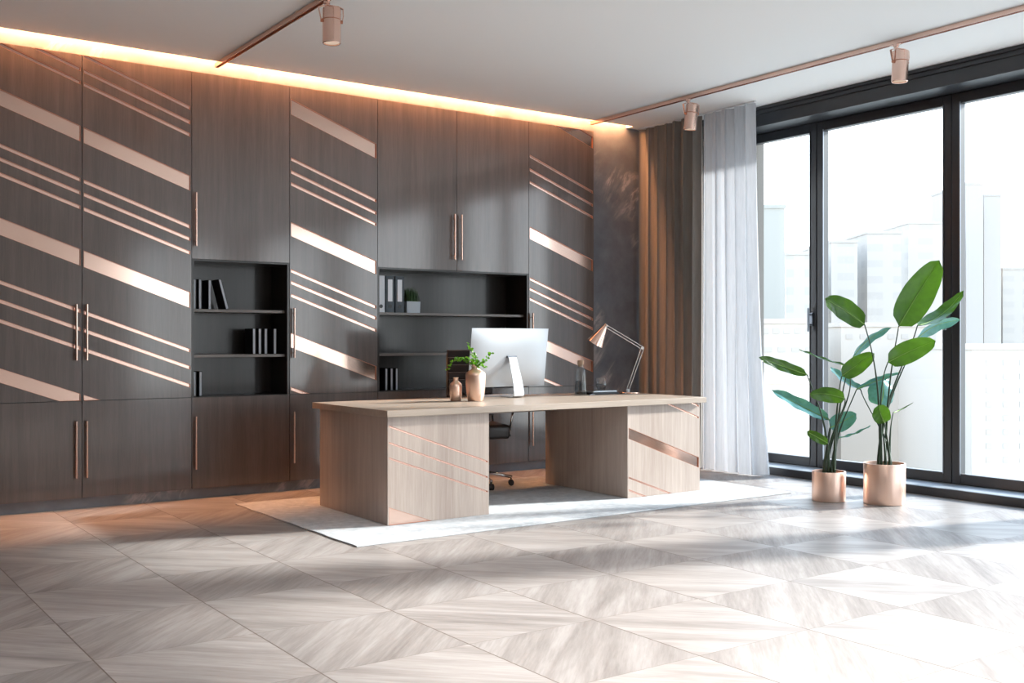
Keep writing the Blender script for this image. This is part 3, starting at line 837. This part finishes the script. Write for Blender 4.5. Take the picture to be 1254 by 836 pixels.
def bottle():
    x, y = 5.488, 6.80
    t = thing('water_bottle', 'clear glass bottle with cork stopper on the desk by notebooks', 'bottle', (x, y, DZ))
    bm = bmesh.new()
    lathe(bm, [(0, 0), (.050, 0), (.053, .004), (.051, .05), (.044, .12), (.043, .19), (.041, .205), (.030, .222), (.024, .235), (.024, .252), (.0225, .252), (.0225, .235), (.028, .221), (.039, .203), (.041, .19), (.042, .12), (.049, .05), (.050, .008), (0, .006)], seg=40, cap=False)
    obj('glass_body', bm, M['glass'], t, smooth=True, local=True)
    bm = bmesh.new(); lathe(bm, [(0, .007), (.0485, .008), (.048, .05), (.0412, .118), (0, .1185)], seg=40, cap=False)
    obj('water', bm, M['water'], t, smooth='auto', local=True)
    bm = bmesh.new(); lathe(bm, [(.021, .236), (.0218, .253), (.027, .254), (.027, .285), (.025, .287)], seg=28)
    obj('cork_stopper', bm, M['cork'], t, smooth='auto', local=True)
bottle()

nb = obj('notebook', B((5.585, 5.875, 6.765, 6.975, DZ, DZ + .016)), M['bookcover'], bevel=.002, origin=(5.73, 6.87, DZ))
tag(nb, 'dark closed notebook lying flat under the tablet on desk', 'notebook')
tb = thing('tablet', 'slim silver tablet with dark screen on the notebook, glass on top', 'tablet', (5.735, 6.87, DZ + .0165))
obj('casing', B((-.125, .135, -.088, .09, 0, .013)), M['alu'], tb, .004, local=True)
obj('screen', B((-.12, .13, -.083, .085, .0131, .0145)), M['screen'], tb, local=True)
def tumbler():
    t = thing('water_glass', 'short clear tumbler half full of water, standing on the tablet', 'glass', (5.765, 6.865, DZ + .0312))
    bm = bmesh.new(); lathe(bm, [(0, 0), (.028, 0), (.033, .004), (.047, .036), (.046, .05), (.037, .104), (.0355, .104), (.0445, .05), (.0455, .036), (.032, .007), (0, .006)], seg=40, cap=False)
    obj('glass_body', bm, M['glass'], t, smooth=True, local=True)
    bm = bmesh.new(); lathe(bm, [(0, .0065), (.031, .008), (.0448, .036), (.0437, .052), (0, .0522)], seg=40, cap=False)
    obj('water', bm, M['water'], t, smooth='auto', local=True)
tumbler()
bm = bmesh.new(); tube(bm, [(5.50, 6.70, DZ + .005), (5.575, 6.735, DZ + .005)], .0045, 10); tube(bm, [(5.575, 6.735, DZ + .005), (5.60, 6.747, DZ + .005)], [.0045, .001], 10)
tag(obj('pen', bm, M['frame_steel'], smooth='auto', origin=(5.55, 6.72, DZ)), 'short dark pen lying in front of the glass bottle', 'pen')
er = bmesh.new(); lathe(er, [(.010, 0), (.012, .003), (.012, .008), (.009, .011)], (5.89, 6.70, DZ), 20)
tag(obj('paperweight', er, M['chrome'], smooth='auto', origin=(5.89, 6.70, DZ)), 'tiny chrome paperweight near the front of desk by the lamp', 'paperweight')

def lamp():
    D = 9.0; b0 = Vector((5.998, 6.79, DZ))
    t = thing('desk_lamp', 'copper cone desk lamp with thin double arms at desk right end', 'lamp', b0)
    bm = bmesh.new(); lathe(bm, [(.095, 0), (.099, .003), (.099, .010), (.095, .013), (.02, .014)], tuple(b0), 48); obj('base', bm, M['copper_bright'], t, smooth='auto')
    J0 = b0 + Vector((0, 0, .03)); J1 = at(786.8, 426, D - .05); J2 = at(742, 399, D - .1)
    view = Vector((FX, FY, 0)); side = Vector((RX, RY, 0))
    bm = bmesh.new(); lathe(bm, [(.014, .013), (.014, .034), (.010, .038)], tuple(b0), 16); obj('foot_joint', bm, M['white'], t, smooth='auto')
    def pair(a, b, nm):
        d = (b - a).normalized(); n = d.cross(view).normalized() * .0105
        bm = bmesh.new(); tube(bm, [a + n, b + n], .0034, 8); tube(bm, [a - n, b - n], .0034, 8); obj(nm, bm, M['chromewhite'], t, smooth='auto')
    pair(J0, J1, 'lower_arm'); pair(J1, J2, 'upper_arm')
    def joint(p, r, nm):
        bm = bmesh.new(); tube(bm, [p - view * .014, p + view * .014], r, 18); obj(nm, bm, M['white'], t, smooth='auto')
    joint(J1, .013, 'elbow_joint'); joint(J2, .014, 'head_joint')
    A = at(741.5, 398.5, D - .1); R0 = at(728.8, 420.2, D - .07)
    ax = (R0 - A); H = ax.length; ax.normalize()
    s = ax.cross(view).normalized(); u = s.cross(ax).normalized()
    bm = bmesh.new(); prof = [(.016, -.012), (.018, .012), (.020, .016), (.0735, H), (.0735 - .002, H), (.018, .018), (0, .014)]
    rings = []
    for r, h in prof: rings.append([bm.verts.new(A + ax * h + s * r * math.cos(2 * PI * k / 40) + u * r * math.sin(2 * PI * k / 40)) for k in range(40)])
    for p, q in zip(rings, rings[1:]):
        for k in range(40): bm.faces.new((p[k], p[(k + 1) % 40], q[(k + 1) % 40], q[k]))
    sh = obj('lamp_shade', bm, M['copper_bright'], t, smooth='auto')
    bm = bmesh.new(); bmesh.ops.create_uvsphere(bm, u_segments=16, v_segments=10, radius=.022, matrix=Matrix.Translation(A + ax * .07)); obj('bulb', bm, M['white'], sh, smooth=True)
M['chromewhite'] = mat('pale_steel', (.75, .76, .78), .25, .6)
lamp()

# ------------------------------------------------------------------ potted plants
def pot(x, y, r, h, t):
    bm = bmesh.new(); k = .004
    lathe(bm, [(0, 0), (r - .004, 0), (r - .001, .003), (r, .010), (r, h - .002), (r - .001, h), (r - .007, h), (r - .008, h - .03), (r - .010, .02), (0, .018)], seg=64, cap=False)
    obj('pot', bm, M['copper_pot'], t, smooth='auto', local=True)
    bm = bmesh.new(); lathe(bm, [(0, h - .06), (r - .0095, h - .045), (r - .0095, h - .035), (0, h - .03)], seg=40, cap=False)
    obj('soil', bm, M['soil'], t, local=True, smooth=True)

def leaf(par, base, tip, width, roll, droop, m, fold=.25, n=14, wav=.006, nose=.78):
    "blade from base to tip (local coords); roll turns the blade about its axis, 0 = facing the camera"
    ax = tip - base; L = ax.length; d = ax.normalized(); view = Vector((FX, FY, 0))
    side = d.cross(view).normalized(); nrm = side.cross(d).normalized()
    c, s_ = math.cos(roll), math.sin(roll); sd = side * c + nrm * s_; nn = nrm * c - side * s_
    bm = bmesh.new(); rows = []; m_ = 4
    for i in range(n + 1):
        u = i / n
        w = width / 2 * (max(0, math.sin(PI * min(1, u ** nose))) ** .46) if 0 < u < 1 else 0
        w = max(w, .0008)
        p = base + d * L * u + Vector((0, 0, 1)) * droop * (4 * u * (1 - u)) + nn * .03 * math.sin(PI * u)
        row = []
        for j in range(-m_, m_ + 1):
            v = j / m_
            row.append(bm.verts.new(p + sd * w * v + nn * (fold * w * abs(v) ** 1.3 * -1 + wav * math.sin(u * 19 + j) * abs(v))))
        rows.append(row)
    for i in range(n):
        for j in range(2 * m_): bm.faces.new((rows[i][j], rows[i + 1][j], rows[i + 1][j + 1], rows[i][j + 1]))
    o = obj('leaf', bm, m, par, smooth=True, local=True)
    # raised midrib
    bm = bmesh.new(); pts = [base + d * L * (i / n) + Vector((0, 0, 1)) * droop * (4 * (i / n) * (1 - i / n)) + nn * .03 * math.sin(PI * i / n) for i in range(n)]
    tube(bm, pts, [.0048 - .0040 * i / n for i in range(n)], 6); obj('midrib', bm, M['rib'], o, smooth=True, local=True)
M['rib'] = mat('pale_leaf_rib', (.20, .36, .07), .5)

def plant(label, x, y, r, h, px0, leaves, D0):
    t = thing('potted_banana_plant', label, 'plant', (x, y, 0), 'potted plants by the window')
    pot(x, y, r, h, t); O = Vector((x, y, 0)); rnd = random.Random(int(x * 1000))
    for k, lf in enumerate(leaves):
        (bx, by), (tx, ty), wpx, dB, dT, roll, droop, m = lf[:8]
        Bp = at(bx, by, D0 + dB) - O; Tp = at(tx, ty, D0 + dT) - O
        a = 2 * PI * k / len(leaves) + .5; rr = r * .33
        st = Vector((rr * math.cos(a), rr * math.sin(a), h - .06))
        d = (Tp - Bp).normalized()
        c1 = st + Vector((0, 0, 1)) * (Bp.z - st.z) * .45 + (Bp - st) * .06
        bend = lf[8] if len(lf) > 8 else .25
        c2 = Bp - (d * .35 + Vector((0, 0, 1)) * .65).normalized() * (Bp - st).length * bend
        pts = bez(st, c1, c2, Bp, 16)
        bm = bmesh.new(); tube(bm, pts, [.0105 - .0062 * min(1, i / 12) for i in range(17)], 8)
        stem = obj('stem', bm, M['stem'], t, smooth=True, local=True)
        if wpx: leaf(stem, Bp, Tp, wpx * (D0 + dB) / FPX, roll, droop, M[m])
def c5(x, y): return (920 + x / 2.986, 300 + y / 2.986)
q = 1 / 2.986
LR = [(c5(540, 296), c5(688, 56), 118 * q, 0, .05, .15, .0, 'leaf'),
      (c5(414, 290), c5(270, 196), 82 * q, -.1, -.2, -.15, .02, 'leaf', .3),
      (c5(608, 294), c5(776, 168), 60 * q, .1, .35, .9, -.03, 'leaf'),
      (c5(598, 350), c5(764, 274), 56 * q, .15, .30, -.6, .02, 'leaf_sky_sheen'),
      (c5(500, 428), c5(674, 350), 82 * q, -.15, -.2, .2, .01, 'leaf'),
      (c5(472, 588), c5(478, 478), 110 * q, .2, .25, 2.9, .0, 'leaf_sky_sheen', .1),
      (c5(487, 650), c5(466, 584), 66 * q, -.12, -.16, .1, .0, 'leaf', .1),
      (c5(400, 528), c5(290, 446), 50 * q, .22, .4, -.8, .01, 'leaf_sky_sheen', .3),
      (c5(520, 612), c5(592, 576), 5 * q, .1, .2, .4, .0, 'leaf', .2)]
LL = [(c5(204, 474), c5(28, 410), 42 * q, -.1, -.2, -.35, .01, 'leaf', .3),
      (c5(350, 442), c5(176, 382), 26 * q, 0, .1, -1.25, .02, 'leaf', .3),
      (c5(342, 560), c5(214, 546), 58 * q, -.2, -.25, .2, .01, 'leaf', .1),
      (c5(286, 640), c5(75, 530), 60 * q, .1, .25, -.7, .02, 'leaf_sky_sheen', .2),
      (c5(288, 668), c5(384, 617), 68 * q, .08, .1, .3, .0, 'leaf_sky_sheen', .1),
      (c5(280, 724), c5(204, 682), 36 * q, -.12, -.18, .1, .0, 'leaf', .1),
      (c5(314, 706), c5(436, 660), 12 * q, .05, .15, 1.1, .01, 'leaf_sky_sheen', .2),
      (c5(332, 478), c5(450, 396), 66 * q, -.08, -.1, .1, .0, 'leaf', .1),
      (c5(362, 425), c5(512, 302), 44 * q, .06, .15, -.7, .02, 'leaf_sky_sheen', .2),
      (c5(385, 528), c5(546, 466), 30 * q, .02, .05, 1.0, .03, 'leaf_sky_sheen', .35)]
plant('tall broad-leaved green plant in the larger copper pot by the window', 6.755, 4.789, .149, .300, 1083, LR, 7.80)
plant('shorter broad-leaved green plant in the smaller copper pot, nearer the curtain', 6.534, 5.117, .123, .222, 1015, LL, 7.95)

# ------------------------------------------------------------------ the city outside, haze put into its pale colours
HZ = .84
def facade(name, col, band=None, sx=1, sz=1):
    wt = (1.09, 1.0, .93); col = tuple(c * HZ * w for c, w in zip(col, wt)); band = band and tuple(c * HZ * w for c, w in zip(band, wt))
    m = mat(name, col, .9); 
    if band:
        n, l, b = nodes(m); P = pos_node(m); s = n.new('ShaderNodeSeparateXYZ'); l.new(P, s.inputs[0])
        fz = math_(m, 'FRACT', math_(m, 'DIVIDE', s.outputs[2], sz)); fy = math_(m, 'FRACT', math_(m, 'DIVIDE', s.outputs[1], sx))
        k = math_(m, 'MULTIPLY', math_(m, 'LESS_THAN', fz, .45), math_(m, 'LESS_THAN', fy, .62))
        l.new(mixc(m, k, (*col, 1), (*band, 1)), b.inputs['Base Color'])
    return m
GZ = -26
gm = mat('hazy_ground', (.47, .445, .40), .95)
gr = bmesh.new(); box(gr, 20, 500, -200, 500, GZ - 1, GZ)
g_ = obj('ground', gr, gm); g_['kind'] = 'structure'
def tower(px0, px1, ytop, D, depth, col, label, band=None, sx=3, sz=3.2, wins=None, wcol=(.22, .23, .24)):
    a, b = at(px0, 418, D), at(px1, 418, D); c = (a + b) / 2; zt = at(px0, ytop, D).z; w = (b - a).length
    t = thing('city_building', label, 'building', (c.x, c.y, GZ), 'hazy city buildings outside')
    t.rotation_euler = (0, 0, YAW - PI / 2)
    h = zt - GZ
    bm = B((-w / 2, w / 2, 0, depth, 0, h)); f = obj('facade_block', bm, facade('facade_haze', col, band, sx, sz), t, local=True)
    obj('roof_edge', B((-w / 2 - .15, w / 2 + .15, -.15, depth + .15, h, h + .5)), facade('parapet_haze', tuple(x * .97 for x in col)), t, local=True)
    if wins:
        wm = facade('window_haze', wcol)
        for (wx, wy, ww, wh) in wins:
            p = at(wx, wy, D); x = (p - c).dot(Vector((RX, RY, 0))); z = p.z - GZ; a2, b2 = ww * D / FPX / 2, wh * D / FPX / 2
            obj('window', B((x - a2, x + a2, -.06, .05, z - b2, z + b2)), wm, t, local=True)
    return t
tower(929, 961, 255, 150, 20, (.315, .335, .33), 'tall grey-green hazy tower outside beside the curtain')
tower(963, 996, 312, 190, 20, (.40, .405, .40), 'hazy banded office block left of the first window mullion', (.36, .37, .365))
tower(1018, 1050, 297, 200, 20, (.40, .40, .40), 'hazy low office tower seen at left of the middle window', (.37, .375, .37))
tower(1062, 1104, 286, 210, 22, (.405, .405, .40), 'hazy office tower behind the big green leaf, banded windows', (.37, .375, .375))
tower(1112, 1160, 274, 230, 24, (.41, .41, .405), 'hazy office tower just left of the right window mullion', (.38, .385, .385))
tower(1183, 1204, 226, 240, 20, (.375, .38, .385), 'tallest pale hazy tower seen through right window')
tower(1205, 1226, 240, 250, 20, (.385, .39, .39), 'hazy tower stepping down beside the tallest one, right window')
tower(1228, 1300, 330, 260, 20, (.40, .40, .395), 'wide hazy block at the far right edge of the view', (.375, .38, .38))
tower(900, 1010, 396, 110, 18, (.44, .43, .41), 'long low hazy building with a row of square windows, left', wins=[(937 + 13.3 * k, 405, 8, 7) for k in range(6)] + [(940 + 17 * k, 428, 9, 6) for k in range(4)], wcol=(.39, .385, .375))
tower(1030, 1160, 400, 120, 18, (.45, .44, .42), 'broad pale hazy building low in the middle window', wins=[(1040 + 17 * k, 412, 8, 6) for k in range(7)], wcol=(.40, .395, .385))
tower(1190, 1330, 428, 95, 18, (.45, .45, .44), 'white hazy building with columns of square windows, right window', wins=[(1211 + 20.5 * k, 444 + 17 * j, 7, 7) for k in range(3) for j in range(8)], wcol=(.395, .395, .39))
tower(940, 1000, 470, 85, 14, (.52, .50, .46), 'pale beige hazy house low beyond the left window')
